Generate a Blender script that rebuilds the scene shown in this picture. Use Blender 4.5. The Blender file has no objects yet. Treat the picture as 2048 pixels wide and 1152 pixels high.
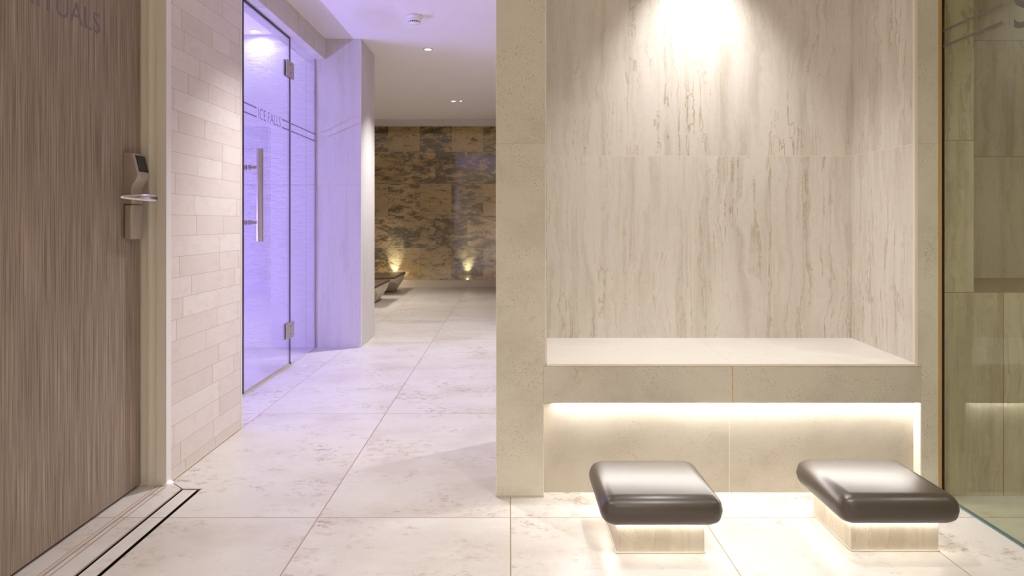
import bpy, bmesh, math, random
from mathutils import Vector, Matrix

random.seed(7)
PI = math.pi
C = bpy.context.scene.collection
scn = bpy.context.scene

# ------------------------------------------------------------------ camera
cam_d = bpy.data.cameras.new('camera')
cam_d.sensor_width = 36.0
cam_d.lens = 1400.0 / 2048.0 * 36.0
cam_d.shift_x = 5.0 / 2048.0
cam_d.shift_y = -132.0 / 2048.0
cam_d.clip_start = 0.02
cam = bpy.data.objects.new('camera', cam_d)
cam.location = (0, 0, 0.923)
cam.rotation_euler = (PI / 2, 0, 0)
C.objects.link(cam)
scn.camera = cam

# ------------------------------------------------------------------ world, exposure, sampling
w = bpy.data.worlds.new('world')
scn.world = w
w.use_nodes = True
w.node_tree.nodes['Background'].inputs['Color'].default_value = (0.9, 0.85, 0.8, 1)
w.node_tree.nodes['Background'].inputs['Strength'].default_value = 0.02
scn.view_settings.view_transform = 'Standard'
scn.view_settings.look = 'None'
scn.view_settings.gamma = 1.0
scn.view_settings.use_curve_mapping = False
scn.view_settings.exposure = 1.12
scn.cycles.use_denoising = True
scn.cycles.use_adaptive_sampling = True
scn.cycles.adaptive_threshold = 0.04
scn.cycles.max_bounces = 8
scn.cycles.diffuse_bounces = 5
scn.cycles.glossy_bounces = 5
scn.cycles.transparent_max_bounces = 24
scn.cycles.sample_clamp_indirect = 6.0
scn.cycles.caustics_reflective = False
scn.cycles.caustics_refractive = False

WARM = (1.0, 0.93, 0.84)
NEUT = (1.0, 0.965, 0.94)
WHITE = (1.0, 0.975, 0.985)
VIOLET = (0.37, 0.32, 1.0)
ICE = (0.62, 0.68, 1.0)

# lamp powers
P_NICHE = 35.0
P_HALL = 36.0
P_HALL_R = 42.0
P_CORR = 118.0
P_RELAX = 44.0
P_SIDE = 104.0
P_REAR_FILL = 225.0
P_ICE_SPOT = 2.0
E_ICE_STRIP = 118.0
E_BENCH_LED = 21.0
E_STOOL_LED = 14.0
P_UP = 6.0


def lin(r, g, b):
    def f(c):
        c /= 255.0
        return c / 12.92 if c <= 0.04045 else ((c + 0.055) / 1.055) ** 2.4
    return (f(r), f(g), f(b), 1.0)


# ------------------------------------------------------------------ node helpers
class NT:
    def __init__(self, name):
        self.m = bpy.data.materials.new(name)
        self.m.use_nodes = True
        self.t = self.m.node_tree
        self.t.nodes.clear()
        self.out = self.t.nodes.new('ShaderNodeOutputMaterial')

    def new(self, kind, **kw):
        n = self.t.nodes.new(kind)
        for k, v in kw.items():
            setattr(n, k, v)
        return n

    def put(self, sock, v):
        if v is None:
            return
        if isinstance(v, bpy.types.NodeSocket):
            self.t.links.new(v, sock)
        else:
            sock.default_value = v

    def math(self, op, a, b=None, c=None, clamp=False):
        n = self.new('ShaderNodeMath', operation=op, use_clamp=clamp)
        self.put(n.inputs[0], a)
        self.put(n.inputs[1], b)
        if c is not None:
            self.put(n.inputs[2], c)
        return n.outputs[0]

    def coords(self):
        tc = self.new('ShaderNodeTexCoord')
        s = self.new('ShaderNodeSeparateXYZ')
        self.t.links.new(tc.outputs['Object'], s.inputs[0])
        return s.outputs[0], s.outputs[1], s.outputs[2]

    def vec(self, x, y, z):
        n = self.new('ShaderNodeCombineXYZ')
        for i, v in enumerate((x, y, z)):
            self.put(n.inputs[i], v)
        return n.outputs[0]

    def noise(self, v, scale=1.0, detail=4.0, rough=0.55, dist=0.0, w=None):
        n = self.new('ShaderNodeTexNoise', noise_dimensions='4D' if w is not None else '3D')
        self.put(n.inputs['Vector'], v)
        n.inputs['Scale'].default_value = scale
        n.inputs['Detail'].default_value = detail
        n.inputs['Roughness'].default_value = rough
        n.inputs['Distortion'].default_value = dist
        if w is not None:
            self.put(n.inputs['W'], w)
        return n.outputs[0]

    def step(self, v, lo, hi):
        n = self.new('ShaderNodeMapRange', interpolation_type='SMOOTHSTEP')
        self.put(n.inputs[0], v)
        n.inputs[1].default_value = lo
        n.inputs[2].default_value = hi
        return n.outputs[0]

    def mix(self, f, a, b):
        n = self.new('ShaderNodeMix', data_type='RGBA')
        self.put(n.inputs[0], f)
        self.put(n.inputs[6], a)
        self.put(n.inputs[7], b)
        return n.outputs[2]

    def bump(self, h, strength=0.2, dist=0.01):
        n = self.new('ShaderNodeBump')
        n.inputs['Strength'].default_value = strength
        n.inputs['Distance'].default_value = dist
        self.put(n.inputs['Height'], h)
        return n.outputs[0]

    def rnd(self, v):
        n = self.new('ShaderNodeTexWhiteNoise', noise_dimensions='1D')
        self.put(n.inputs['W'], v)
        return n.outputs[0]

    def principled(self, color, rough=0.5, metal=0.0, normal=None, spec=0.5, **kw):
        p = self.new('ShaderNodeBsdfPrincipled')
        self.put(p.inputs['Base Color'], color)
        self.put(p.inputs['Roughness'], rough)
        self.put(p.inputs['Metallic'], metal)
        self.put(p.inputs['Specular IOR Level'], spec)
        if normal is not None:
            self.put(p.inputs['Normal'], normal)
        for k, v in kw.items():
            self.put(p.inputs[k], v)
        self.t.links.new(p.outputs[0], self.out.inputs[0])
        return p


def plain(name, col, rough=0.5, metal=0.0, spec=0.5, grain=0.0, grain_scale=80.0, bump=0.0):
    t = NT(name)
    x, y, z = t.coords()
    v = t.vec(x, y, z)
    n = t.noise(v, grain_scale, 3.0)
    dark = tuple(c * (1 - grain) for c in col[:3]) + (1,)
    c = t.mix(n, col, dark) if grain else col
    t.principled(c, rough, metal, t.bump(n, bump, 0.002) if bump else None, spec)
    return t.m


def emitter(name, col, strength):
    t = NT(name)
    e = t.new('ShaderNodeEmission')
    e.inputs[0].default_value = tuple(col) + (1,)
    e.inputs[1].default_value = strength
    t.t.links.new(e.outputs[0], t.out.inputs[0])
    return t.m


def joint_mask(t, lines, width, coords):
    """1 inside a joint; lines = [(axis index, positions)]"""
    m = None
    for ax, pos in lines:
        for p in pos:
            d = t.math('ABSOLUTE', t.math('SUBTRACT', coords[ax], p))
            k = t.math('LESS_THAN', d, width / 2)
            m = k if m is None else t.math('MAXIMUM', m, k)
    return m if m is not None else 0.0


def tile_id(t, lines, coords):
    s = None
    wgt = 1.7
    for ax, pos in lines:
        for p in pos:
            k = t.math('MULTIPLY', t.math('GREATER_THAN', coords[ax], p), wgt)
            s = k if s is None else t.math('ADD', s, k)
        wgt *= 3.31
    return s if s is not None else 0.0


def stone(name, light, tan, vein, grout, lines=(), jw=0.003, style='vertical', rough=0.42, vein_amt=0.7,
          pit_amt=0.0, seed=0.0, band=1.0, spec=0.4, pale=0.3):
    def soft(c):
        l = 0.3 * c[0] + 0.6 * c[1] + 0.1 * c[2]
        return tuple(v + (l - v) * pale for v in c[:3]) + (1.0,)
    light, tan = soft(light), soft(tan)
    t = NT(name)
    cs = t.coords()
    x, y, z = cs
    tid = t.math('ADD', tile_id(t, lines, cs), seed)
    # wandering of the veins
    if style == 'vertical':
        wz = t.noise(t.vec(t.math('MULTIPLY', x, 2.0), t.math('MULTIPLY', y, 2.0), t.math('MULTIPLY', z, 2.6)), 1.0, 6.0, 0.6, w=tid)
        wv = t.math('MULTIPLY', t.math('SUBTRACT', wz, 0.5), 0.13)
        xx = t.math('ADD', x, wv)
        yy = t.math('ADD', y, wv)
        vb = t.vec(t.math('MULTIPLY', xx, 19.0), t.math('MULTIPLY', yy, 19.0), t.math('MULTIPLY', z, 1.1))
        vf = t.vec(t.math('MULTIPLY', xx, 8.0), t.math('MULTIPLY', yy, 8.0), t.math('MULTIPLY', z, 0.36))
    elif style == 'cloud':
        vb = t.vec(t.math('MULTIPLY', x, 3.0), t.math('MULTIPLY', y, 3.0), t.math('MULTIPLY', z, 3.4))
        vf = t.vec(t.math('MULTIPLY', t.math('ADD', x, z), 2.2), t.math('MULTIPLY', y, 2.2), t.math('MULTIPLY', t.math('SUBTRACT', z, x), 3.2))
    else:  # floor
        vb = t.vec(t.math('MULTIPLY', x, 1.8), t.math('MULTIPLY', y, 2.6), z)
        vf = t.vec(t.math('MULTIPLY', x, 2.0), t.math('MULTIPLY', y, 3.0), z)
    bands = t.noise(vb, 1.0, 7.0, 0.62, 0.3, w=tid)
    fine = t.noise(t.vec(x, y, z), 55.0, 4.0, 0.7)
    col = t.mix(t.math('MULTIPLY', t.step(bands, 0.42, 0.72), band, clamp=True), light, tan)
    col = t.mix(t.math('MULTIPLY', t.step(fine, 0.45, 0.75), 0.22), col, tan)
    # thin veins: contour lines of a stretched noise
    n2 = t.noise(vf, 1.0, 6.0, 0.55, 0.2, w=t.math('ADD', tid, 3.3))
    brk = t.noise(t.vec(t.math('MULTIPLY', x, 5.0), t.math('MULTIPLY', y, 5.0), t.math('MULTIPLY', z, 1.6)), 1.0, 5.0, 0.65, w=tid)
    if style == 'vertical':
        iso = t.math('ABSOLUTE', t.math('SINE', t.math('MULTIPLY', n2, 40.0)))
        line = t.math('SUBTRACT', 1.0, t.step(iso, 0.0, 0.36))
        line = t.math('MULTIPLY', line, t.step(brk, 0.36, 0.72))
    else:
        d1 = t.math('ABSOLUTE', t.math('SUBTRACT', n2, 0.52))
        line = t.math('SUBTRACT', 1.0, t.step(d1, 0.001, 0.007))
        line = t.math('MULTIPLY', line, t.step(brk, 0.46, 0.62))
    if style == 'floor':
        grit = t.noise(t.vec(t.math('MULTIPLY', x, 26.0), t.math('MULTIPLY', y, 34.0), z), 1.0, 6.0, 0.75, w=tid)
        msk = t.noise(t.vec(t.math('MULTIPLY', x, 3.0), t.math('MULTIPLY', y, 4.2), z), 1.0, 5.0, 0.65, w=t.math('ADD', tid, 9.1))
        line = t.math('MULTIPLY', t.step(grit, 0.49, 0.64), t.step(msk, 0.43, 0.66))
    col = t.mix(t.math('MULTIPLY', line, vein_amt), col, vein)
    if pit_amt:
        vo = t.new('ShaderNodeTexVoronoi', feature='F1')
        vo.inputs['Scale'].default_value = 1.0
        t.put(vo.inputs['Vector'], t.vec(t.math('MULTIPLY', x, 280.0), t.math('MULTIPLY', y, 280.0), t.math('MULTIPLY', z, 210.0)))
        pr = t.rnd(t.math('ADD', t.math('MULTIPLY', vo.outputs['Color'], 13.7), 0.3))
        pm = t.noise(t.vec(x, y, z), 7.0, 3.0, 0.6, w=tid)
        pit = t.math('MULTIPLY', t.math('LESS_THAN', vo.outputs['Distance'], t.math('MULTIPLY', pr, 0.33)), t.step(pm, 0.40, 0.62))
        pit = t.math('MULTIPLY', pit, t.math('GREATER_THAN', pr, 0.35))
        col = t.mix(t.math('MULTIPLY', pit, pit_amt), col, lin(105, 84, 52))
    jm = joint_mask(t, lines, jw, cs)
    col = t.mix(jm, col, grout)
    h = t.math('SUBTRACT', t.math('MULTIPLY', fine, 0.3), jm)
    t.principled(col, rough, 0.0, t.bump(h, 0.15, 0.003), spec)
    return t.m


def arch_glass(name, tint, base_r=0.04, rough=0.0):
    t = NT(name)
    lw = t.new('ShaderNodeLayerWeight')
    lw.inputs['Blend'].default_value = 0.5
    f = t.math('POWER', lw.outputs['Facing'], 5.0)
    f = t.math('ADD', t.math('MULTIPLY', f, 1 - base_r), base_r)
    tr = t.new('ShaderNodeBsdfTransparent')
    tr.inputs[0].default_value = tint
    gl = t.new('ShaderNodeBsdfGlossy')
    gl.inputs['Roughness'].default_value = rough
    gl.inputs['Color'].default_value = (0.95, 0.97, 0.96, 1)
    mx = t.new('ShaderNodeMixShader')
    t.t.links.new(f, mx.inputs[0])
    t.t.links.new(tr.outputs[0], mx.inputs[1])
    t.t.links.new(gl.outputs[0], mx.inputs[2])
    t.t.links.new(mx.outputs[0], t.out.inputs[0])
    return t.m


# ------------------------------------------------------------------ materials
M = {}
CREAM = lin(226, 216, 198)
TAN = lin(201, 186, 158)
VEIN = lin(160, 132, 88)
GROUT = lin(196, 176, 140)
ZJ = 1.1865
M['niche_stone'] = stone('niche_stone', lin(228, 220, 209), lin(205, 194, 176), lin(172, 147, 106), lin(232, 220, 198),
                         [(0, (0.4492, 1.0502)), (2, (ZJ,))], 0.0027, 'vertical', 0.42, 0.85, band=0.95)
M['pillar_stone'] = stone('pillar_stone', lin(215, 207, 184), lin(197, 187, 160), lin(164, 144, 108), lin(206, 190, 160),
                          [(2, (ZJ,))], 0.003, 'cloud', 0.45, 0.35, 0.75)
M['apron_stone'] = stone('apron_stone', lin(208, 199, 178), lin(188, 176, 152), lin(158, 138, 100), lin(190, 160, 108),
                         [(0, (0.7487,))], 0.003, 'cloud', 0.45, 0.35, 0.75, seed=4.0)
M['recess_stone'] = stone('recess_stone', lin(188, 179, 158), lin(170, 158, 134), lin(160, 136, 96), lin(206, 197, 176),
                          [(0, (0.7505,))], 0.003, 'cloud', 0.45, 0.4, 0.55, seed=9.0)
M['seat_stone'] = stone('seat_stone', lin(232, 226, 218), lin(216, 208, 198), lin(200, 186, 166), lin(214, 200, 176),
                        [(0, (0.7487,))], 0.002, 'floor', 0.36, 0.25)
M['pedestal_stone'] = stone('pedestal_stone', lin(220, 206, 180), lin(202, 186, 156), lin(176, 146, 96), lin(214, 200, 170),
                            [], 0.003, 'vertical', 0.45, 0.3, 0.7, seed=2.0)
M['floor_stone'] = stone('floor_stone', lin(203, 196, 188), lin(188, 175, 160), lin(146, 124, 104), lin(146, 124, 98),
                         [(0, (-1.7985, -1.1985, -0.598, 0.003, 0.603, 1.2035, 1.804)),
                          (1, (-0.2, 0.99, 2.186, 3.37, 5.366, 6.56, 7.56, 8.76))], 0.0035, 'floor', 0.36, 0.9, spec=0.5)
M['column_stone'] = stone('column_stone', lin(218, 206, 194), lin(198, 184, 168), lin(170, 150, 130), lin(206, 194, 178),
                          [(2, (1.195,)), (0, (-1.496,))], 0.004, 'vertical', 0.5, 0.2, seed=6.0, pale=0.6, band=0.5)
M['header_stone'] = stone('header_stone', lin(216, 204, 186), lin(200, 186, 164), lin(178, 158, 130), lin(180, 160, 130),
                          [(1, (3.9, 4.5, 4.86))], 0.004, 'cloud', 0.5, 0.3, seed=11.0, pale=0.5)
M['shower_stone'] = stone('shower_stone', lin(206, 192, 164), lin(174, 156, 124), lin(128, 104, 70), lin(150, 130, 96),
                          [(0, (1.664, 2.264)), (2, (0.686, 1.198, 1.684))], 0.003, 'vertical', 0.45, 0.5, seed=14.0)
M['plain_stone'] = stone('plain_stone', CREAM, TAN, VEIN, GROUT, [], 0.003, 'vertical', 0.5, 0.4, seed=17.0)
M['trim_pale'] = plain('trim_pale', lin(232, 224, 210), 0.35)
M['trim_tan'] = plain('trim_tan', lin(186, 152, 100), 0.5)
M['ceiling_paint'] = plain('ceiling_paint', lin(236, 230, 226), 0.8, grain=0.02, grain_scale=6)
M['frame_paint'] = plain('frame_paint', lin(230, 222, 206), 0.45, grain=0.03, grain_scale=20)
M['sealant'] = plain('sealant', lin(198, 188, 174), 0.55)
M['sealant_white'] = plain('sealant_white', lin(244, 240, 240), 0.35)
M['black'] = plain('black', lin(16, 14, 13), 0.35)
M['seal_dark'] = plain('seal_dark', lin(28, 22, 44), 0.4)
M['seal_brown'] = plain('seal_brown', lin(70, 58, 36), 0.5)
M['steel'] = plain('steel', lin(204, 194, 182), 0.36, 0.75, grain=0.12, grain_scale=160)
M['steel_lock'] = plain('steel_lock', lin(186, 174, 160), 0.45, 0.65, grain=0.08, grain_scale=200)
M['chrome'] = plain('chrome', lin(206, 200, 196), 0.14, 1.0)
M['vinyl'] = plain('vinyl', lin(154, 146, 178), 0.6)
M['vinyl_grey'] = plain('vinyl_grey', lin(112, 108, 100), 0.6)
M['vinyl_door'] = plain('vinyl_door', lin(122, 109, 116), 0.5)
M['white_plastic'] = plain('white_plastic', lin(238, 234, 232), 0.4)
M['detector_slot'] = plain('detector_slot', lin(52, 44, 60), 0.6)
M['pad'] = plain('pad', lin(96, 76, 60), 0.42, grain=0.1, grain_scale=300)
M['glass_ice'] = arch_glass('glass_ice', (0.955, 0.955, 0.985, 1))
M['glass_shower'] = arch_glass('glass_shower', (0.86, 0.885, 0.80, 1), 0.035)
M['lens'] = emitter('lens', (1.0, 0.96, 0.9), 4.0)
M['lens_ice'] = emitter('lens_ice', (0.95, 0.95, 1.0), 24.0)
M['lens_green'] = emitter('lens_green', (0.75, 1.0, 0.85), 4.0)
M['lens_up'] = emitter('lens_up', (1.0, 0.95, 0.85), 14.0)
M['led_bench'] = emitter('led_bench', (1.0, 0.95, 0.90), E_BENCH_LED)
M['lounger_stone'] = plain('lounger_stone', lin(226, 214, 194), 0.45, grain=0.08, grain_scale=30)
M['led_stool'] = emitter('led_stool', (1.0, 0.94, 0.84), E_STOOL_LED)
M['led_ice'] = emitter('led_ice', VIOLET, E_ICE_STRIP)


def mat_cushion():
    t = NT('cushion_brown')
    x, y, z = t.coords()
    n = t.noise(t.vec(x, y, z), 420.0, 2.0)
    c = t.mix(n, lin(78, 68, 60), lin(66, 56, 49))
    t.principled(c, 0.35, 0.0, t.bump(n, 0.04, 0.001), 0.65)
    return t.m


M['cushion'] = mat_cushion()


def mat_wood():
    t = NT('door_wood')
    x, y, z = t.coords()
    v = t.vec(0.0, t.math('MULTIPLY', y, 260.0), t.math('MULTIPLY', z, 3.0))
    a = t.noise(v, 1.0, 4.0, 0.7)
    v2 = t.vec(0.0, t.math('MULTIPLY', y, 46.0), t.math('MULTIPLY', z, 0.7))
    b = t.noise(v2, 1.0, 5.0, 0.65)
    c = t.mix(t.step(a, 0.3, 0.7), lin(112, 96, 82), lin(184, 168, 152))
    c = t.mix(t.math('MULTIPLY', t.step(b, 0.4, 0.7), 0.4), c, lin(132, 114, 98))
    t.principled(c, 0.55, 0.0, t.bump(a, 0.12, 0.001), 0.35)
    return t.m


M['wood'] = mat_wood()


def mat_bricks():
    """split stone strips 75 mm high, random lengths, on the wall that runs along y"""
    t = NT('strip_stone')
    x, y, z = t.coords()
    r = t.math('DIVIDE', t.math('SUBTRACT', z, 0.0416), 0.0755)
    row = t.math('FLOOR', r)
    fz = t.math('FRACT', r)
    off = t.math('MULTIPLY', t.rnd(t.math('ADD', row, 0.37)), 0.9)
    u = t.math('DIVIDE', t.math('ADD', y, off), 0.62)
    colm = t.math('FLOOR', u)
    fy = t.math('FRACT', u)
    # a second joint splits some of the strips
    cut = t.math('ADD', 0.3, t.math('MULTIPLY', t.rnd(t.math('ADD', t.math('MULTIPLY', row, 3.1), colm)), 0.45))
    second = t.math('GREATER_THAN', fy, cut)
    tid = t.math('ADD', t.math('ADD', t.math('MULTIPLY', row, 7.13), t.math('MULTIPLY', colm, 2.71)), t.math('MULTIPLY', second, 0.57))
    jz = t.math('LESS_THAN', t.math('ABSOLUTE', t.math('SUBTRACT', fz, 0.0)), 0.024)
    jy = t.math('LESS_THAN', fy, 0.006)
    jc = t.math('LESS_THAN', t.math('ABSOLUTE', t.math('SUBTRACT', fy, cut)), 0.0035)
    jc = t.math('MULTIPLY', jc, t.math('GREATER_THAN', t.rnd(t.math('ADD', row, 0.9)), 0.55))
    jm = t.math('MAXIMUM', jz, t.math('MAXIMUM', jy, jc))
    rv = t.rnd(tid)
    n = t.noise(t.vec(x, t.math('MULTIPLY', y, 14.0), t.math('MULTIPLY', z, 30.0)), 1.0, 6.0, 0.65, 0.5, w=tid)
    g = t.noise(t.vec(x, y, z), 90.0, 4.0, 0.7)
    col = t.mix(rv, lin(234, 225, 219), lin(224, 213, 205))
    col = t.mix(t.math('MULTIPLY', t.step(n, 0.45, 0.7), 0.3), col, lin(208, 194, 180))
    col = t.mix(t.math('MULTIPLY', jm, 0.7), col, lin(186, 162, 130))
    h = t.math('ADD', t.math('MULTIPLY', rv, 0.6), t.math('ADD', t.math('MULTIPLY', g, 0.25), t.math('MULTIPLY', n, 0.3)))
    h = t.math('SUBTRACT', h, t.math('MULTIPLY', jm, 1.4))
    t.principled(col, 0.6, 0.0, t.bump(h, 0.35, 0.003), 0.3)
    return t.m


M['strips'] = mat_bricks()


def mat_bark():
    """polished slabs of dark veined stone, 45 cm squares in half bond"""
    t = NT('bark_stone')
    x, y, z = t.coords()
    r = t.math('DIVIDE', t.math('SUBTRACT', z, 0.101), 0.4535)
    row = t.math('FLOOR', r)
    fz = t.math('FRACT', r)
    half = t.math('MULTIPLY', t.math('FLOORED_MODULO', row, 2.0), 0.2245)
    u = t.math('DIVIDE', t.math('ADD', t.math('ADD', x, 1.27 + 9 * 0.449), half), 0.449)
    colm = t.math('FLOOR', u)
    fx = t.math('FRACT', u)
    tid = t.math('ADD', t.math('MULTIPLY', row, 5.3), t.math('MULTIPLY', colm, 1.9))
    rv = t.rnd(tid)
    rv2 = t.rnd(t.math('ADD', tid, 0.77))
    sx = 5.0
    wv = t.noise(t.vec(t.math('MULTIPLY', x, 3.0), 0.0, t.math('MULTIPLY', z, 5.0)), 1.0, 4.0, 0.6, w=tid)
    zz = t.math('ADD', z, t.math('MULTIPLY', t.math('SUBTRACT', wv, 0.5), 0.12))
    n1 = t.noise(t.vec(t.math('MULTIPLY', x, sx), 0.0, t.math('MULTIPLY', zz, 13.0)), 1.0, 7.0, 0.68, 0.4, w=tid)
    n2 = t.noise(t.vec(t.math('MULTIPLY', x, 30.0), 0.0, t.math('MULTIPLY', zz, 60.0)), 1.0, 6.0, 0.75, w=tid)
    n3 = t.noise(t.vec(t.math('MULTIPLY', x, 7.0), 0.0, t.math('MULTIPLY', zz, 34.0)), 1.0, 4.0, 0.6, w=t.math('ADD', tid, 4.0))
    base = t.mix(t.step(n2, 0.3, 0.7), lin(182, 152, 94), lin(238, 208, 146))
    base = t.mix(t.math('MULTIPLY', rv, 0.55), base, lin(160, 136, 72))
    thr = t.math('ADD', 0.435, t.math('MULTIPLY', rv2, 0.13))
    mixed = t.math('ADD', t.math('MULTIPLY', n1, 0.58), t.math('MULTIPLY', n2, 0.42))
    d = t.math('MULTIPLY', t.math('SUBTRACT', mixed, thr), 16.0, clamp=True)
    dash = t.math('MULTIPLY', t.step(n3, 0.58, 0.66), 0.85)
    d = t.math('MAXIMUM', t.math('MULTIPLY', d, 0.85), dash)
    col = t.mix(d, base, lin(58, 52, 30))
    jm = t.math('MAXIMUM', t.math('LESS_THAN', fz, 0.006), t.math('LESS_THAN', fx, 0.006))
    col = t.mix(t.math('MULTIPLY', jm, 0.6), col, lin(80, 62, 38))
    bn = t.bump(n2, 0.25, 0.004)
    t.principled(col, 0.5, 0.0, bn, 0.5, **{'Coat Weight': 1.0, 'Coat Roughness': 0.05, 'Coat IOR': 2.1, 'Coat Normal': t.bump(n2, 0.03, 0.003)})
    return t.m


M['bark'] = mat_bark()


def mat_icewall():
    """rippled pale wall inside the cold room"""
    t = NT('rippled_wall')
    x, y, z = t.coords()
    n = t.noise(t.vec(t.math('MULTIPLY', x, 16.0), y, t.math('MULTIPLY', z, 42.0)), 1.0, 5.0, 0.65, 0.6)
    jm = joint_mask(t, [(2, (1.195,)), (0, (-1.496,))], 0.004, (x, y, z))
    col = t.mix(t.math('MULTIPLY', n, 0.5), lin(230, 226, 226), lin(206, 200, 204))
    col = t.mix(t.math('MULTIPLY', jm, 0.6), col, lin(150, 134, 130))
    t.principled(col, 0.55, 0.0, t.bump(n, 0.9, 0.02), 0.4)
    return t.m


M['rippled'] = mat_icewall()


# ------------------------------------------------------------------ mesh helpers
def box(bm, x0, x1, y0, y1, z0, z1):
    vs = [bm.verts.new((x, y, z)) for z in (z0, z1) for y in (y0, y1) for x in (x0, x1)]
    a, b, c, d, e, f, g, h = vs
    for q in ((a, c, d, b), (e, f, h, g), (a, b, f, e), (c, g, h, d), (a, e, g, c), (b, d, h, f)):
        bm.faces.new(q)
    return vs


def quad(bm, *pts):
    bm.faces.new([bm.verts.new(p) for p in pts])


def bevel_all(bm, r, seg=3):
    bmesh.ops.bevel(bm, geom=list(bm.edges), offset=r, segments=seg, profile=0.5, affect='EDGES')


def lathe(bm, prof, n=32, axis='z', center=(0, 0, 0), cap=True):
    """prof = [(radius, height)] turned round an axis"""
    rings = []
    for r, h in prof:
        ring = []
        for i in range(n):
            a = 2 * PI * i / n
            c, s = r * math.cos(a), r * math.sin(a)
            p = {'z': (c, s, h), 'x': (h, c, s), 'y': (s, h, c)}[axis]
            ring.append(bm.verts.new((p[0] + center[0], p[1] + center[1], p[2] + center[2])))
        rings.append(ring)
    for a, b in zip(rings, rings[1:]):
        for i in range(n):
            j = (i + 1) % n
            bm.faces.new((a[i], a[j], b[j], b[i]))
    if cap:
        bm.faces.new(list(reversed(rings[0])))
        bm.faces.new(rings[-1])


def obj(name, bm, mat, parent=None, smooth=False, bevel=0.0, seg=2):
    bmesh.ops.recalc_face_normals(bm, faces=bm.faces)
    me = bpy.data.meshes.new(name)
    bm.to_mesh(me)
    bm.free()
    me.materials.append(mat)
    o = bpy.data.objects.new(name, me)
    C.objects.link(o)
    if parent is not None:
        o.parent = parent
    if smooth:
        for p in me.polygons:
            p.use_smooth = True
    if bevel:
        b = o.modifiers.new('bevel', 'BEVEL')
        b.width = bevel
        b.segments = seg
        b.limit_method = 'ANGLE'
    return o


def smooth_by_angle(o, deg=40):
    me = o.data
    for p in me.polygons:
        p.use_smooth = True
    bm = bmesh.new()
    bm.from_mesh(me)
    for e in bm.edges:
        e.smooth = not (len(e.link_faces) == 2 and e.calc_face_angle(0) > math.radians(deg))
    bm.to_mesh(me)
    bm.free()


def tag(o, label=None, cat=None, group=None, kind=None):
    if label:
        o['label'] = label
    if cat:
        o['category'] = cat
    if group:
        o['group'] = group
    if kind:
        o['kind'] = kind
    return o


def thing(name, label, cat, loc=(0, 0, 0), rz=0.0, group=None):
    o = bpy.data.objects.new(name, None)
    o.empty_display_size = 0.1
    C.objects.link(o)
    o.location = loc
    o.rotation_euler = (0, 0, rz)
    return tag(o, label, cat, group)


def struct(name, bm, mat, label, cat, bevel=0.0):
    o = obj(name, bm, mat, None, False, bevel)
    return tag(o, label, cat, None, 'structure')


def boxes(*bs):
    bm = bmesh.new()
    for b in bs:
        box(bm, *b)
    return bm


def spot(name, loc, target, power, col, angle=80, blend=0.5, radius=0.025, parent=None):
    l = bpy.data.lights.new(name, 'SPOT')
    l.energy = power
    l.color = col
    l.spot_size = math.radians(angle)
    l.spot_blend = blend
    l.shadow_soft_size = radius
    o = bpy.data.objects.new(name, l)
    C.objects.link(o)
    d = Vector(target) - Vector(loc)
    o.rotation_euler = d.to_track_quat('-Z', 'Y').to_euler()
    if parent is not None:
        o.parent = parent
        o.location = Vector(loc) - Vector(parent.location)
    else:
        o.location = loc
    return o


def copy_tree(root):
    def cp(o, par):
        c = o.copy()
        C.objects.link(c)
        c.parent = par
        for ch in o.children:
            cp(ch, c)
        return c
    return cp(root, None)


def text_mesh(body, cap_h, width, thick=0.0006, bold=0.0):
    """letters as a mesh in the local xy plane, baseline at 0, left edge at 0"""
    cu = bpy.data.curves.new('letters', 'FONT')
    cu.body = body
    cu.size = 1.0
    cu.offset = bold
    cu.space_character = 1.05
    cu.extrude = 0.001
    o = bpy.data.objects.new('letters', cu)
    C.objects.link(o)
    dg = bpy.context.evaluated_depsgraph_get()
    me = bpy.data.meshes.new_from_object(o.evaluated_get(dg))
    bpy.data.objects.remove(o)
    bpy.data.curves.remove(cu)
    xs = [v.co.x for v in me.vertices]
    ys = [v.co.y for v in me.vertices]
    x0, x1, y1 = min(xs), max(xs), max(ys)
    for v in me.vertices:
        v.co.x = (v.co.x - x0) / (x1 - x0) * width
        v.co.y = v.co.y / y1 * cap_h
        v.co.z = v.co.z / 0.001 * thick / 2
    return me


def mesh_obj(name, me, mat, parent, mtx):
    me.transform(mtx)
    me.materials.clear()
    me.materials.append(mat)
    o = bpy.data.objects.new(name, me)
    C.objects.link(o)
    o.parent = parent
    return o


def yz_plane(x, y, z):      # text read along +y, facing +x
    return Matrix(((0, 0, 1, x), (1, 0, 0, y), (0, 1, 0, z), (0, 0, 0, 1)))


def yz_plane_r(x, y, z):    # text read along -y, facing -x
    return Matrix(((0, 0, -1, x), (-1, 0, 0, y), (0, 1, 0, z), (0, 0, 0, 1)))


# ------------------------------------------------------------------ the room shell
CEIL = 2.27
YF = 2.35            # facade of the niche wall
YN = 2.795           # back of the niche
YREL = 9.905         # stone wall of the relaxation room
XW = -1.203          # strip-stone wall
XG = -1.422          # glass of the cold room
YC = 5.148           # column front
XD = -1.29           # face of the wooden door
XS = 1.455           # shower glass

# floor, with the channel of the drain left open
dr = (-1.1375, -1.0636, -0.6, 2.424)
bm = boxes((-5.0, dr[0], -2.2, 10.1, -0.1, 0), (dr[1], 3.5, -2.2, 10.1, -0.1, 0),
           (dr[0], dr[1], -2.2, dr[2], -0.1, 0), (dr[0], dr[1], dr[3], 10.1, -0.1, 0))
struct('floor', bm, M['floor_stone'], 'cream stone tiled floor running from the doorway to the far wall', 'floor')

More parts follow.
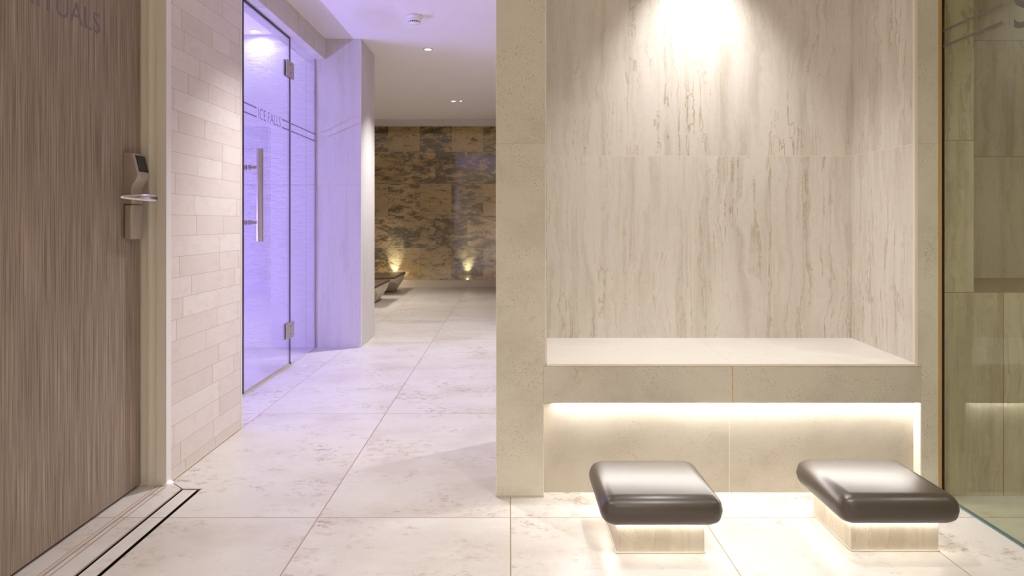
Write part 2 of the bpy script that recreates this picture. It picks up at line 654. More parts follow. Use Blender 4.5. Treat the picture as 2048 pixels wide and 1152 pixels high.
bm = boxes((XG - 0.08, 3.5, -2.2, 9.2, CEIL, CEIL + 0.1), (-5.0, XG - 0.08, YC + 0.061, 9.2, CEIL, CEIL + 0.1),
           (-5.0, 3.5, 9.2, 10.1, 2.42, 2.5), (-5.0, 3.5, 9.19, 9.2, CEIL, 2.5))
struct('ceiling', bm, M['ceiling_paint'], 'white plaster ceiling over the passage and the rest room', 'ceiling')

bm = boxes((-3.2, XG - 0.08, 3.137, YC + 0.02, 2.302, 2.38))
struct('ceiling_cold_room', bm, M['ceiling_paint'], 'white ceiling of the violet lit cold room', 'ceiling')

# left: strip-stone wall with the door opening
bm = boxes((XW - 0.25, XW, 2.4875, 3.146, 0, CEIL), (XW - 0.25, XW, -2.2, 1.48, 0, CEIL),
           (XW - 0.25, XW, 1.48, 2.4875, 2.2, CEIL), (XW - 0.25, XW - 0.2, 1.48, 2.4875, 0, 2.2))
struct('wall_left', bm, M['strips'], 'wall of beige split stone strips between door and glass', 'wall')

bm = boxes((XG - 0.085, -1.355, 3.146, YC, 2.118, CEIL + 0.03))
struct('wall_left_header', bm, M['header_stone'], 'beige stone lintel above the cold room glass', 'wall')

# column and wall behind it
bm = boxes((XG - 0.004, -1.092, YC, 5.665, 0, CEIL), (-5.0, XG - 0.004, YC + 0.06, 5.665, 0, CEIL))
struct('wall_left_column', bm, M['column_stone'], 'broad stone column between the cold room and the rest room', 'wall')
bm = boxes((-3.2, XG - 0.004, YC, YC + 0.06, 0, 2.302))
struct('wall_back_cold_room', bm, M['rippled'], 'rippled pale wall lit violet behind the glass door', 'wall')
bm = boxes((-3.28, -3.2, 3.0, YC + 0.06, 0, 2.4), (-3.2, XW - 0.25, 3.05, 3.137, 0, 2.4))
struct('wall_left_cold_room', bm, M['plain_stone'], 'stone wall on the far side of the cold room', 'wall')

# niche wall: two pillars, lintel, back, sides
bm = boxes((-0.0436, 0.1209, YF, 2.95, 0.4379, CEIL), (-0.0436, 0.1141, YF, 2.95, 0, 0.4379))
struct('wall_front_left', bm, M['pillar_stone'], 'broad speckled stone pillar on the left of the bench niche', 'wall')
bm = boxes((1.3697, 1.4503, YF, 2.95, 0.4379, CEIL), (1.3832, 1.4503, YF, 2.95, 0, 0.4379))
struct('wall_front_right', bm, M['pillar_stone'], 'narrow speckled stone pillar between the niche and the glass screen', 'wall')
bm = boxes((0.1209, 1.3697, YF, YF + 0.08, 2.17, CEIL))
struct('wall_front_lintel', bm, M['pillar_stone'], 'stone lintel over the bench niche', 'wall')
bm = boxes((0.1209, 1.3697, YN, 2.95, 0.40, CEIL))
struct('wall_front_niche', bm, M['niche_stone'], 'vein cut travertine back wall of the bench niche', 'wall')
bm = boxes((1.3647, 1.3697, YF + 0.012, YN, 0.40, 2.2))
struct('wall_front_niche_right', bm, M['niche_stone'], 'travertine right side face of the bench niche', 'wall')
bm = boxes((0.1209, 0.1259, YF + 0.012, YN, 0.40, 2.2))
struct('wall_front_niche_left', bm, M['niche_stone'], 'travertine left side face of the bench niche', 'wall')
bm = boxes((0.1209, 1.3697, YF + 0.08, YN, 2.2, 2.26))
struct('ceiling_niche', bm, M['ceiling_paint'], 'small white ceiling inside the bench niche', 'ceiling')

# shower room behind the right hand glass
bm = boxes((1.4503, 1.5634, 2.358, 3.02, 0, CEIL), (1.5634, 3.3, 2.358, 3.02, 0, 0.686),
           (1.5634, 3.3, 2.936, 3.02, 0.686, CEIL), (1.5634, 3.3, 2.358, 2.936, 2.05, CEIL))
struct('wall_front_shower', bm, M['shower_stone'], 'brown veined stone wall behind the right hand glass', 'wall')
bm = boxes((3.2, 3.3, -2.2, 2.358, 0, CEIL))
struct('wall_right_shower', bm, M['plain_stone'], 'stone wall closing the shower on the right', 'wall')

# relaxation room
bm = boxes((-5.0, 3.5, YREL, 10.1, 0.06, 2.276))
struct('wall_back', bm, M['bark'], 'dark brown bark patterned stone wall at the far end', 'wall')
bm = boxes((-5.0, 3.5, YREL + 0.01, 10.1, 2.276, 2.5))
struct('wall_back_top', bm, M['ceiling_paint'], 'pale plaster strip above the dark stone wall', 'wall')
bm = boxes((-5.0, 3.5, YREL - 0.018, YREL, 0, 0.101))
struct('baseboard_back', bm, M['lounger_stone'], 'pale stone skirting under the dark stone wall', 'baseboard', 0.002)
bm = boxes((-5.1, -5.0, 5.6, 10.1, 0, 2.5))
struct('wall_left_rest_room', bm, M['plain_stone'], 'stone wall on the left of the rest room', 'wall')
bm = boxes((3.4, 3.5, 2.95, 10.1, 0, 2.5))
struct('wall_right', bm, M['plain_stone'], 'stone wall on the right of the rest room', 'wall')
bm = boxes((-1.45, 3.3, -2.3, -2.2, 0, 2.4))
struct('wall_rear', bm, M['plain_stone'], 'stone wall behind the viewer', 'wall')

# edge profiles
n_trim = 0
M['mortar'] = plain('mortar', lin(120, 104, 88), 0.7)
M['floor_strip'] = plain('floor_strip', lin(194, 180, 166), 0.45, grain=0.12, grain_scale=60)
M['frame_white'] = plain('frame_white', lin(240, 236, 236), 0.4)


def trim(bm, mat, label):
    global n_trim
    n_trim += 1
    return struct('trim_%d' % n_trim, bm, mat, label, 'trim')


trim(boxes((0.1196, 0.1222, YF - 0.0012, YF + 0.013, 0.447, 2.17)), M['trim_pale'], 'thin pale edge strip on the left side of the niche')
trim(boxes((1.3602, 1.3697, YF - 0.0012, YF + 0.013, 0.447, 2.17)), M['trim_pale'], 'white edge strip on the right side of the niche')
trim(boxes((-0.0452, -0.0436, YF - 0.0012, YF + 0.02, 0.004, CEIL)), M['trim_pale'], 'thin pale edge strip on the outer corner of the left pillar')
trim(boxes((1.4395, 1.4503, YF - 0.0015, YF + 0.004, 0.0, CEIL)), M['trim_tan'], 'tan edge strip where the right pillar meets the glass')
trim(boxes((XW, XW + 0.0015, 3.129, 3.1475, 0.0, CEIL)), M['trim_pale'], 'pale edge strip on the end of the strip stone wall')
trim(boxes((-1.0935, -1.0905, YC - 0.0012, YC + 0.014, 0.0, CEIL)), M['trim_pale'], 'thin pale edge strip on the corner of the column')
trim(boxes((XD - 0.01, XW - 0.004, 2.456, 2.4875, 0, 2.2), (XD + 0.024, XD + 0.030, 2.450, 2.456, 0, 2.2),
           (XW - 0.034, XW - 0.0005, 2.4520, 2.4868, 0, 2.2), (XD - 0.06, XD - 0.01, 2.4495, 2.4875, 0, 2.2),
           (XD - 0.06, XW + 0.0008, 1.48, 1.52, 0, 2.2), (XD - 0.06, XW + 0.0008, 1.52, 2.45, 2.15, 2.2)),
     M['frame_paint'], 'beige painted frame of the wooden door').modifiers.clear()
trim(boxes((XW - 0.0005, XW + 0.0012, 2.4512, 2.4868, 0, 2.2)), M['frame_white'], 'white outer edge of the door frame beside the strip stone wall')
bm = bmesh.new()
lathe(bm, [(0.021, 0.0), (0.019, 0.005), (0.012, 0.011), (0.001, 0.013)], 20, 'z', (XW - 0.002, 2.468, 0.0))
trim(bm, M['sealant_white'], 'white blob of sealant at the foot of the door frame')
trim(boxes((-1.230, -1.216, -2.0, 2.452, -0.001, 0.0012)), M['floor_strip'], 'narrow joint strip in the floor before the wooden door')
# thin mortar lines that border the joint strip and the drain
trim(boxes((-1.2312, -1.2298, -2.0, 2.455, 0, 0.0014), (-1.2166, -1.2152, -2.0, 2.455, 0, 0.0014)),
     M['mortar'], 'two tan mortar lines along the joint strip before the door')
bm = bmesh.new()
quad(bm, (-1.1995, 2.484, 0.0008), (-1.1375, 2.4235, 0.0008), (-1.1350, 2.4255, 0.0008), (-1.1972, 2.486, 0.0008))
trim(bm, M['mortar'], 'short slanting mortar line from the wall corner to the drain')
trim(boxes((-0.0440, 0.1150, YF - 0.003, YF + 0.001, 0.0, 0.005), (1.3822, 1.4503, YF - 0.003, YF + 0.001, 0.0, 0.005)), M['sealant'], 'pale sealant line under the niche pillars')
trim(boxes((XW, XW + 0.004, 2.49, 3.12, 0.0, 0.005)), M['sealant'], 'pale sealant line under the strip stone wall')

# ------------------------------------------------------------------ wooden door
bm = boxes((XD - 0.045, XD, 1.525, 2.446, 0.009, 2.145))
door = struct('door_1', bm, M['wood'], 'grey brown wood grain door on the left with lettering', 'door', 0.001)
mesh_obj('lettering', text_mesh('RITUALS', 0.0625, 0.352), M['vinyl_door'], door, yz_plane(XD + 0.0004, 1.853, 1.5145))

# electronic lock: long plate, bulged reader head, lever
lockp = [(1.155, 0.012), (1.153, 0.030), (1.145, 0.035), (1.12, 0.0415), (1.09, 0.0485), (1.083, 0.0505), (1.075, 0.050),
         (1.062, 0.0445), (1.050, 0.035), (1.040, 0.0295), (1.028, 0.0286), (0.9835, 0.0286)]


def lock_head():
    bm = bmesh.new()
    y0, y1 = 2.339, 2.4115
    a = [bm.verts.new((XD + 0.0003, y0, z)) for z, d in lockp]
    rows = [a]
    for fy, k in ((0.0, 0.90), (0.06, 0.98), (0.15, 1.0), (0.5, 1.005), (0.85, 1.0), (0.94, 0.98), (1.0, 0.90)):
        rows.append([bm.verts.new((XD + d * k, y0 + (y1 - y0) * fy, z)) for z, d in lockp])
    rows.append([bm.verts.new((XD + 0.0003, y1, z)) for z, d in lockp])
    for r0, r1 in zip(rows, rows[1:]):
        for i in range(len(lockp) - 1):
            bm.faces.new((r0[i], r0[i + 1], r1[i + 1], r1[i]))
    for i in (0, -1):
        bm.faces.new([r[i] for r in rows])
    bm.faces.new([v for v in rows[0]] + [v for v in reversed(rows[-1])])
    return bm


lock = obj('lock_body', lock_head(), M['steel_lock'], door)
smooth_by_angle(lock, 35)
lock['label'] = 'brushed metal electronic lock'
bm = boxes((XD + 0.0003, XD + 0.0284, 2.339, 2.4115, 0.8645, 0.9822))
o = obj('lower_cover', bm, M['steel_lock'], lock, bevel=0.006, seg=3)
bm = bmesh.new()
rd = [(1.148, 0.0352), (1.12, 0.0425), (1.092, 0.0492)]
cols = []
for y in (2.3475, 2.4075):
    cols.append(([bm.verts.new((XD + d + 0.0010, y, z)) for z, d in rd], [bm.verts.new((XD + d - 0.004, y, z)) for z, d in rd]))
(f0, b0), (f1, b1) = cols
for i in range(2):
    bm.faces.new((f0[i], f0[i + 1], f1[i + 1], f1[i]))
    bm.faces.new((b0[i], b1[i], b1[i + 1], b0[i + 1]))
    bm.faces.new((f0[i], b0[i], b0[i + 1], f0[i + 1]))
    bm.faces.new((f1[i], f1[i + 1], b1[i + 1], b1[i]))
bm.faces.new((f0[0], f1[0], b1[0], b0[0]))
bm.faces.new((f0[-1], b0[-1], b1[-1], f1[-1]))
o = obj('reader_panel', bm, M['black'], lock, bevel=0.002)
o['label'] = 'black card reader panel'


def lever_bm():
    bm = bmesh.new()
    path = [(-1.214, 2.4000, 0.0075), (-1.2125, 2.3965, 0.0098), (-1.212, 2.388, 0.0118), (-1.214, 2.367, 0.0115), (-1.220, 2.345, 0.0105),
            (-1.232, 2.322, 0.0090), (-1.248, 2.300, 0.0075), (-1.262, 2.286, 0.0062), (-1.268, 2.282, 0.0045)]
    rings = []
    for i, (x, y, hz) in enumerate(path):
        a = path[max(i - 1, 0)]
        b = path[min(i + 1, len(path) - 1)]
        d = Vector((b[0] - a[0], b[1] - a[1], 0)).normalized()
        s = Vector((-d.y, d.x, 0))
        ring = []
        for k in range(14):
            an = 2 * PI * k / 14
            p = Vector((x, y, 1.0045)) + s * (0.008 * math.cos(an)) * min(1, hz / 0.0075) + Vector((0, 0, hz * 1.2 * math.sin(an)))
            ring.append(bm.verts.new(p))
        rings.append(ring)
    for r0, r1 in zip(rings, rings[1:]):
        for k in range(14):
            bm.faces.new((r0[k], r0[(k + 1) % 14], r1[(k + 1) % 14], r1[k]))
    bm.faces.new(rings[0])
    bm.faces.new(rings[-1])
    lathe(bm, [(0.0095, XD + 0.027), (0.0095, -1.214)], 16, 'x', (0, 2.386, 1.0045))
    return bm


o = obj('lever_handle', lever_bm(), M['chrome'], lock, smooth=True)
o['label'] = 'polished curved lever handle'
smooth_by_angle(o, 50)

# ------------------------------------------------------------------ linear floor drain
t = thing('floor_drain', 'long slot floor drain with a stone insert beside the wooden door', 'drain', (-1.1005, 2.424, 0))
L0, L1 = -3.02, 0.0
x0, x1 = -0.037, 0.0369
obj('channel', boxes((x0, x1, L0, L1, -0.06, -0.055), (x0, x0 + 0.001, L0, L1, -0.055, -0.001), (x1 - 0.001, x1, L0, L1, -0.055, -0.001)), M['black'], t)
obj('frame', boxes((x0, x0 + 0.0055, L0, L1, -0.03, 0.0008), (x1 - 0.0012, x1, L0, L1, -0.03, 0.0006),
                   (x0, x1, L1 - 0.0075, L1, -0.03, 0.0008)), M['steel'], t)
obj('slot_shade', boxes((x0 + 0.0055, x0 + 0.0062, L0, L1 - 0.0075, -0.04, -0.0006), (x1 - 0.0135, x1 - 0.0128, L0, L1 - 0.0115, -0.04, -0.0008), (x0 + 0.0118, x0 + 0.0125, L0, L1 - 0.0115, -0.04, -0.0008), (x0 + 0.0118, x1 - 0.0128, L0, L1 - 0.0115, -0.045, -0.04), (x0 + 0.0118, x1 - 0.0128, L1 - 0.0115, L1 - 0.0108, -0.04, -0.0008)), M['black'], t)  # thin black liners added to put the shade of the slots into colour
ins = stone('drain_insert', lin(206, 198, 188), lin(190, 176, 160), lin(150, 130, 110), lin(110, 90, 68),
            [(1, (-0.238,))], 0.003, 'floor', 0.4, 0.5, seed=3.0)
obj('insert', boxes((x0 + 0.0125, x1 - 0.0135, L0, L1 - 0.0115, -0.02, 0.0)), ins, t)

# ------------------------------------------------------------------ glass front of the cold room
bm = boxes((XG - 0.01, XG, 3.742, 4.541, 0.012, 2.108))
gd = struct('door_2', bm, M['glass_ice'], 'frameless glass door lettered ICE FALLS with long steel pull', 'door')
obj('closing_seal', boxes((XG - 0.012, XG + 0.002, 3.730, 3.742, 0.006, 2.115)), M['seal_dark'], gd)
obj('hinge_seal', boxes((XG - 0.009, XG - 0.001, 4.541, 4.549, 0.012, 2.112)), M['seal_dark'], gd)
obj('top_seal', boxes((XG - 0.009, XG - 0.001, 3.742, 4.541, 2.108, 2.1175)), M['seal_dark'], gd)
obj('bottom_seal', boxes((XG - 0.008, XG - 0.002, 3.742, 4.541, 0.003, 0.012)), M['sealant'], gd)
mesh_obj('lettering', text_mesh('ICE FALLS', 0.061, 0.385, bold=-0.02), M['vinyl'], gd, yz_plane(XG + 0.0007, 3.962, 1.5095))
for zz in (1.5605, 1.5105):
    obj('stripe', boxes((XG, XG + 0.0006, 3.742, 3.933, zz, zz + 0.0075), (XG, XG + 0.0006, 4.375, 4.541, zz, zz + 0.0075)), M['vinyl'], gd)


def pull(sx):
    bm = bmesh.new()
    xb = XG - 0.005 + sx * 0.067
    lathe(bm, [(0.0155, 0.8168), (0.0172, 0.8185), (0.0172, 1.3215), (0.0155, 1.3235)], 24, 'z', (xb, 3.814, 0))
    return bm


hb = obj('pull_handle', pull(1), M['steel'], gd)
smooth_by_angle(hb)
hb2 = obj('pull_handle', pull(-1), M['steel'], gd)
smooth_by_angle(hb2)
for zz in (1.2205, 0.9205):
    for sx, par in ((1, hb), (-1, hb2)):
        bm = bmesh.new()
        xa = XG if sx > 0 else XG - 0.01
        lathe(bm, [(0.0105, xa), (0.0130, xa + sx * 0.001), (0.0130, xa + sx * 0.005), (0.009, xa + sx * 0.0055), (0.009, xa + sx * 0.008),
                   (0.0125, xa + sx * 0.0085), (0.0125, xa + sx * 0.0115), (0.0095, xa + sx * 0.012), (0.0095, xa + sx * 0.058)], 20, 'x', (0, 3.814, zz))
        o = obj('standoff', bm, M['steel'], par)
        smooth_by_angle(o)
for z0, z1 in ((1.857, 1.961), (0.171, 0.294 - 0.019)):
    bm = boxes((XG, XG + 0.007, 4.452, 4.5215, z0, z1), (XG, XG + 0.007, 4.5235, 4.60, z0, z1),
               (XG - 0.017, XG - 0.01, 4.452, 4.60, z0, z1), (XG + 0.001, XG + 0.005, 4.5205, 4.5245, z0 + 0.022, z1 - 0.022))
    h = obj('hinge', bm, M['steel'], gd, bevel=0.0012)
    bm = bmesh.new()
    for zc in (z0 + 0.028, z1 - 0.024):
        lathe(bm, [(0.005, XG + 0.0068), (0.005, XG + 0.0078), (0.003, XG + 0.0082)], 12, 'x', (0, 4.516, zc))
    obj('screw_caps', bm, M['black'], h)
obj('pivot', boxes((XG - 0.012, XG + 0.003, 4.535, 4.553, 0.0, 0.012)), M['black'], gd)

bm = boxes((XG - 0.01, XG, 4.549, 5.143, 0.004, 2.116))
gw = struct('window_1', bm, M['glass_ice'], 'fixed glass pane between the glass door and the column', 'window')
for zz in (1.5605, 1.5105):
    obj('stripe', boxes((XG, XG + 0.0006, 4.549, 5.143, zz, zz + 0.0075)), M['vinyl'], gw)
obj('edge_seal', boxes((XG - 0.011, XG + 0.002, 5.143, 5.148, 0.0, 2.118)), M['sealant'], gw)
bm = boxes((XG - 0.01, XG, 3.14, 3.728, 0.004, 2.116))
struct('window_2', bm, M['glass_ice'], 'fixed glass pane hidden behind the strip stone wall end', 'window')
trim(boxes((XG - 0.014, XG + 0.006, 3.14, 5.147, 0.0, 0.0028)), M['sealant'], 'low threshold strip under the cold room glass')

# ------------------------------------------------------------------ shower glass on the right
bm = boxes((XS, XS + 0.01, 0.35, 2.3475, 0.004, 2.2))
gs = struct('window_3', bm, M['glass_shower'], 'tall greenish glass screen at the right edge', 'window')
obj('edge_seal', boxes((XS + 0.0015, XS + 0.004, 2.3475, 2.3578, 0.0, 2.2)), M['seal_brown'], gs)
for zz in (1.5605, 1.5085):
    obj('stripe', boxes((XS - 0.0006, XS, 2.066, 2.3475, zz, zz + 0.0075)), M['vinyl_grey'], gs)
mesh_obj('lettering', text_mesh('S', 0.124, 0.075), M['vinyl_grey'], gs, yz_plane_r(XS - 0.0007, 2.018, 1.476))
for zz in (1.5605, 1.5085):
    obj('stripe', boxes((XS - 0.0006, XS, 1.0, 1.3, zz, zz + 0.0075)), M['vinyl_grey'], gs)
edge_m = plain('glass_edge', lin(96, 122, 128), 0.2)
obj('bottom_channel', boxes((XS - 0.002, XS + 0.012, 0.35, 2.3475, 0.0, 0.004)), edge_m, gs)

# ------------------------------------------------------------------ built-in bench
t = thing('stone_bench', 'built in stone bench with pale seat and glowing foot recess', 'bench', (0.7453, YF, 0))
def bench_part(name, bm, mat, bevel=0.0):
    o = obj(name, bm, mat, t, bevel=bevel)
    # keep world-space mesh data so the stone pattern lines up with the wall
    o.matrix_parent_inverse = Matrix.Translation((0.7453, YF, 0)).inverted()
    return o


bm = bmesh.new()
vs = box(bm, 0.1262, 1.3645, YF + 0.0005, YN, 0.4405, 0.4598)
for v in vs:
    if v.co.z > 0.45 and v.co.y < YF + 0.01:
        v.co.z = 0.4475
bench_part('seat', bm, M['seat_stone'])
bench_part('nosing', boxes((0.1236, 1.3692, YF - 0.003, YF + 0.006, 0.4392, 0.4478)), M['trim_pale'], 0.0015)
bench_part('front_apron', boxes((0.1145, 1.3828, YF, YF + 0.012, 0.3154, 0.4388)), M['apron_stone'])
bench_part('foot_panel', boxes((0.1145, 1.3828, YF + 0.040, YF + 0.06, 0.0, 0.4388)), M['recess_stone'])
bm = bmesh.new()
pr = [(YF + 0.0132, 0.3165), (YF + 0.0375, 0.3072), (YF + 0.0375, 0.322), (YF + 0.0132, 0.322)]
va, vb = [bm.verts.new((0.15, y, z)) for y, z in pr], [bm.verts.new((1.376, y, z)) for y, z in pr]
for k in range(1, 4):
    bm.faces.new((va[k], va[(k + 1) % 4], vb[(k + 1) % 4], vb[k]))
bm.faces.new(va)
bm.faces.new(vb)
ls = bench_part('led_strip', bm, M['trim_pale'])
bm = bmesh.new()
quad(bm, (0.15, YF + 0.0131, 0.3164), (1.376, YF + 0.0131, 0.3164), (1.376, YF + 0.0374, 0.3071), (0.15, YF + 0.0374, 0.3071))
ld = obj('diffuser', bm, M['led_bench'], ls)
ls['label'] = 'warm white light strip hidden behind the apron'
bench_part('end_edge', boxes((1.3790, 1.3831, YF - 0.001, YF + 0.04, 0.002, 0.3154)), M['trim_pale'])
bench_part('end_edge', boxes((0.1132, 0.1152, YF - 0.001, YF + 0.04, 0.002, 0.3154)), M['trim_pale'])


# ------------------------------------------------------------------ the two stools
def make_stool():
    r = thing('stone_stool', 'x', 'stool', (0, 0, 0), 0, 'low stools before the bench')
    bm = boxes((-0.1225, 0.1225, -0.1225, 0.1225, 0.0, 0.0855))
    obj('pedestal', bm, M['pedestal_stone'], r, bevel=0.0012)
    obj('sealant_bead', boxes((-0.1255, 0.1255, -0.1265, 0.1255, 0.0, 0.0035)), M['sealant'], r, bevel=0.0015)
    bm = boxes((-0.1700, 0.1700, -0.1700, 0.1700, 0.085, 0.1685))
    bevel_all(bm, 0.0395, 10)
    c = obj('cushion', bm, M['cushion'], r, smooth=True)
    c['label'] = 'glossy dark brown rounded seat'
    a, b = 0.1300, 0.1190
    o = obj('led_strip', boxes((-a, a, -a, -b, 0.0846, 0.0852), (-a, a, b, a, 0.0846, 0.0852),
                               (-a, -b, -b, b, 0.0846, 0.0852), (b, a, -b, b, 0.0846, 0.0852)), M['led_stool'], r)
    o['label'] = 'warm light strip under the seat'
    return r


s1 = make_stool()
s1.location = (0.421, 2.0745, 0)
s1['label'] = 'low brown cushioned stool nearer the doorway, left of the pair'
s2 = copy_tree(s1)
s2.location = (1.081, 2.0865, 0)
s2['label'] = 'low brown cushioned stool beside the glass screen, right of the pair'


# ------------------------------------------------------------------ heated loungers
def lounger():
    r = thing('stone_lounger', 'x', 'lounger', (0, 0, 0), 0, 'loungers along the far wall')
    # centre line of the lying surface, from the foot end (x = 0) towards the head (x < 0)
    prof = [(0.0, 0.235), (-0.18, 0.226), (-0.38, 0.220), (-0.6, 0.240), (-0.8, 0.285), (-0.95, 0.30), (-1.1, 0.27), (-1.25, 0.25),
            (-1.4, 0.30), (-1.6, 0.42), (-1.8, 0.55), (-1.92, 0.62)]
    hw = 0.46
    po = 0.17   # the plinth stands off centre
    bm = bmesh.new()
    rows = []
    for x, z in prof:
        rows.append([bm.verts.new((x, -hw, z)), bm.verts.new((x, hw, z)), bm.verts.new((x, hw, z - 0.028)), bm.verts.new((x, -hw, z - 0.028))])
    for a, b in zip(rows, rows[1:]):
        for k in range(4):
            bm.faces.new((a[k], a[(k + 1) % 4], b[(k + 1) % 4], b[k]))
    bm.faces.new(rows[0])
    bm.faces.new(rows[-1])
    o = obj('lying_pad', bm, M['pad'], r, bevel=0.004)
    o['label'] = 'brown padded lying surface'
    bm = bmesh.new()
    rows = []
    for i, (x, z) in enumerate(prof):
        xi = min(x, -0.004)
        zt = z - 0.028
        zb = 0.115
        rows.append([bm.verts.new((xi, -hw + 0.012, zt)), bm.verts.new((xi, hw - 0.012, zt)),
                     bm.verts.new((xi - 0.03, hw - 0.03, zb)), bm.verts.new((xi - 0.03, -hw + 0.33, zb))])
    for a, b in zip(rows, rows[1:]):
        for k in range(4):
            bm.faces.new((a[k], a[(k + 1) % 4], b[(k + 1) % 4], b[k]))
    bm.faces.new(rows[0])
    bm.faces.new(rows[-1])
    obj('body', bm, M['lounger_stone'], r)
    bm = bmesh.new()
    top = [(-0.036, po - 0.30), (-0.036, po + 0.26), (-1.9, po + 0.26), (-1.9, po - 0.30)]
    bot = [(-0.10, po - 0.17), (-0.10, po + 0.17), (-1.84, po + 0.17), (-1.84, po - 0.17)]
    tv = [bm.verts.new((x, y, 0.115)) for x, y in top]
    bv = [bm.verts.new((x, y, 0.006)) for x, y in bot]
    for k in range(4):
        bm.faces.new((tv[k], tv[(k + 1) % 4], bv[(k + 1) % 4], bv[k]))
    bm.faces.new(tv)
    bm.faces.new(bv)
    obj('plinth', bm, M['lounger_stone'], r)
    obj('shadow_gap', boxes((-1.83, -0.105, po - 0.165, po + 0.165, 0.0, 0.006)), M['black'], r)
    return r


l1 = lounger()
l1.location = (-1.44, 7.97, 0)
l1['label'] = 'stone lounger with brown top, nearer one, half hidden by the column'
l2 = copy_tree(l1)
l2.location = (-1.44, 9.24, 0)
l2['label'] = 'stone lounger with brown top, farther one, next to the dark stone wall'


# ------------------------------------------------------------------ lamps
def downlight_parts(r, lens_mat):
    bm = bmesh.new()
    lathe(bm, [(0.026, -0.0005), (0.0268, -0.0062), (0.034, -0.0065), (0.038, -0.0045), (0.039, -0.0005)], 40, 'z', cap=False)
    o = obj('trim_ring', bm, M['white_plastic'], r, smooth=True)
    bm = bmesh.new()
    lathe(bm, [(0.026, -0.0006), (0.020, -0.0010), (0.001, -0.0012)], 32, 'z')
    obj('lens', bm, lens_mat, r, smooth=True)


dl = thing('downlight', 'round recessed ceiling light past the column, nearer of the two', 'ceiling light', (-0.634, 5.45, CEIL), 0, 'passage downlights')
downlight_parts(dl, M['lens'])
spec = [
    ((-0.623, 7.79), 'round recessed ceiling light near the dark stone wall, beside a tiny green dot', P_RELAX, WARM, 82),
    ((-0.63, 3.11), 'recessed ceiling light between the niche pillar and the strip stone wall', P_CORR * 0.6, WHITE, 86),
    ((-0.63, 0.77), 'recessed ceiling light in front of the wooden door', P_HALL, NEUT, 110),
    ((0.75, 0.95), 'recessed ceiling light in front of the stools', P_HALL_R, NEUT, 116),
    ((0.3, -1.0), 'unseen fill light added in the ceiling behind the viewer', P_REAR_FILL, NEUT, 120),  # added out of view to lift the faces turned to the camera
    ((1.6, 4.0), 'recessed ceiling light behind the niche wall', P_SIDE, WHITE, 140),
    ((2.4, 8.2), 'recessed ceiling light on the right of the rest room', P_RELAX, WARM, 82),
    ((-2.3, 7.1), 'unseen fill light added above the nearer lounger', P_RELAX * 3.0, WARM, 110),  # this and the next: soft lamps added behind the column to brighten the lounger floor
    ((-2.3, 8.6), 'unseen fill light added above the farther lounger', P_RELAX * 3.0, WARM, 110),
]
spot('beam', (-0.634, 5.45, CEIL - 0.008), (-0.634, 5.45, 0), P_CORR * 0.78, WHITE, 86, 0.9, 0.02)
for (x, y), lab, pw, cl, cone in spec:
    d = copy_tree(dl)
    d.location = (x, y, CEIL)
    d['label'] = lab
    spot('beam', (x, y, CEIL - 0.008), (x, y, 0), pw, cl, cone, 0.9, 0.3 if x < -2 else 0.02)
# lamp in the niche
d = copy_tree(dl)
d.location = (0.745, 2.59, 2.2)
d['label'] = 'recessed light in the ceiling of the bench niche'
spot('beam', (0.745, 2.59, 2.191), (0.745, 2.60, 0), P_NICHE, (1.0, 0.965, 0.945), 82, 0.95, 0.02)
# lamp in the shower
d = copy_tree(dl)
d.location = (2.3, 1.5, CEIL)
d['label'] = 'recessed ceiling light inside the shower'
spot('beam', (2.3, 1.5, CEIL - 0.008), (2.3, 1.5, 0), 27.0, NEUT, 120, 0.6, 0.02)
# lamp in the cold room
ci = thing('downlight', 'round recessed light glowing in the violet cold room ceiling', 'ceiling light', (-1.83, 5.05, 2.302))
downlight_parts(ci, M['lens_ice'])
spot('beam', (-1.83, 5.05, 2.293), (-1.83, 5.06, 0), P_ICE_SPOT, ICE, 176, 0.6, 0.02)
for yy, lab in ((3.7, 'violet light tube on the cold room wall, nearer the viewer'), (4.6, 'violet light tube on the cold room wall, nearer the column')):
    bm = boxes((-3.198, -3.17, yy - 0.35, yy + 0.35, 0.75, 0.80))
    tag(obj('light_tube', bm, M['led_ice']), lab, 'light', 'cold room light tubes')

# tiny green indicator in the ceiling
ind = thing('indicator_light', 'tiny green glowing dot in the far ceiling', 'indicator light', (-0.542, 7.79, CEIL))
bm = bmesh.new()
lathe(bm, [(0.011, 0.0), (0.011, -0.002), (0.006, -0.004)], 16, 'z')
obj('lens', bm, M['lens_green'], ind)
bm = bmesh.new()
lathe(bm, [(0.011, -0.0003), (0.012, -0.002), (0.016, -0.002), (0.018, -0.0003)], 24, 'z', cap=False)
obj('trim_ring', bm, M['white_plastic'], ind)

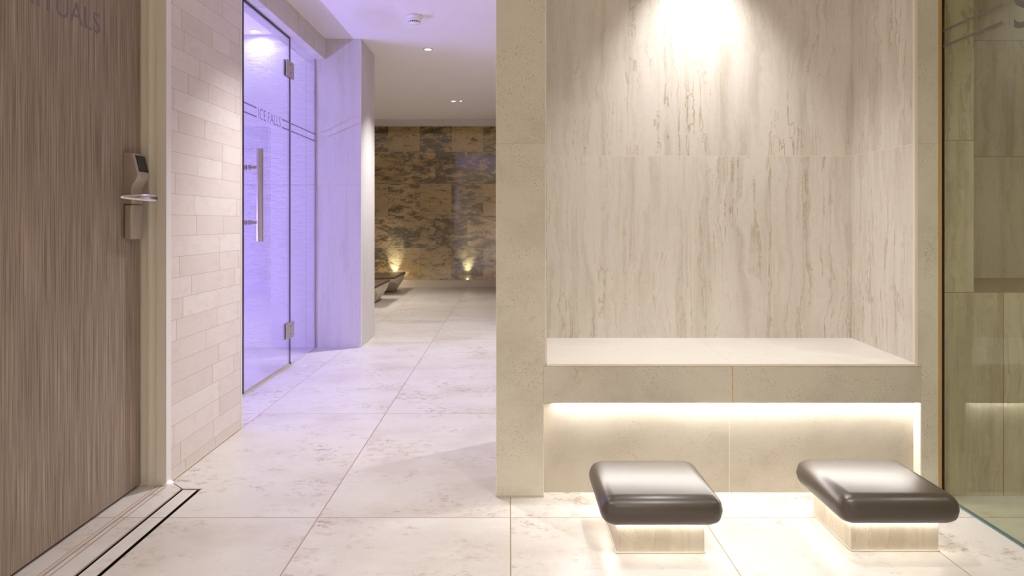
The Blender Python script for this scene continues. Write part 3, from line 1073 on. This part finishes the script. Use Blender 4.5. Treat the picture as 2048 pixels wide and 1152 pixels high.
# smoke detector
sd = thing('smoke_detector', 'white round smoke detector on the ceiling', 'smoke detector', (-0.622, 4.575, CEIL))
bm = bmesh.new()
lathe(bm, [(0.052, 0.0), (0.053, -0.006), (0.051, -0.018), (0.047, -0.022)], 40, 'z')
obj('base', bm, M['white_plastic'], sd, smooth=True)
bm = bmesh.new()
lathe(bm, [(0.046, -0.022), (0.045, -0.030), (0.040, -0.036)], 40, 'z')
hd = obj('head', bm, M['white_plastic'], sd, smooth=True)
bm = bmesh.new()
lathe(bm, [(0.031, -0.036), (0.031, -0.046)], 32, 'z')
obj('sensor_chamber', bm, M['detector_slot'], hd)
bm = bmesh.new()
for i in range(16):
    a = 2 * PI * i / 16
    m = Matrix.Rotation(a, 4, 'Z') @ Matrix.Translation((0.034, 0, -0.041))
    bmesh.ops.create_cube(bm, size=1.0, matrix=m @ Matrix.Diagonal((0.010, 0.004, 0.012, 1)))
obj('vanes', bm, M['white_plastic'], hd)
bm = bmesh.new()
lathe(bm, [(0.040, -0.046), (0.038, -0.050), (0.020, -0.054), (0.001, -0.055)], 32, 'z')
obj('cap', bm, M['white_plastic'], sd, smooth=True)

# uplights on the skirting of the stone wall
up = thing('uplight', 'x', 'wall light', (-0.593, YREL - 0.012, 0.101), 0, 'uplights on the skirting')
bm = bmesh.new()
lathe(bm, [(0.016, 0.0), (0.016, 0.006), (0.013, 0.008)], 20, 'z', (0, -0.004, 0))
obj('housing', bm, M['steel'], up)
bm = bmesh.new()
lathe(bm, [(0.0125, 0.0078), (0.010, 0.0105), (0.001, 0.0115)], 20, 'z', (0, -0.004, 0))
obj('lens', bm, M['lens_up'], up, smooth=True)
ups = [(-0.593, 'small bright uplight on the skirting, right of the loungers'),
       (-1.62, 'small uplight on the skirting behind the farther lounger'),
       (0.434, 'small uplight on the skirting hidden behind the niche pillar')]
for i, (x, lab) in enumerate(ups):
    u = up if i == 0 else copy_tree(up)
    u.location = (x, YREL - 0.012, 0.101)
    u['label'] = lab
    if i == 1:
        spot('lounger_fill', (x, YREL - 0.03, 0.13), (x, YREL - 0.5, 0.6), 6.0, (1.0, 0.95, 0.85), 120, 1.0, 0.012)  # extra lamp added to brighten the back of the farther lounger
    spot('beam', (x, YREL - 0.10, 0.115), (x, YREL + 0.0, 0.37), P_UP, (0.8, 0.9, 1.0), 48, 1.0, 0.012)
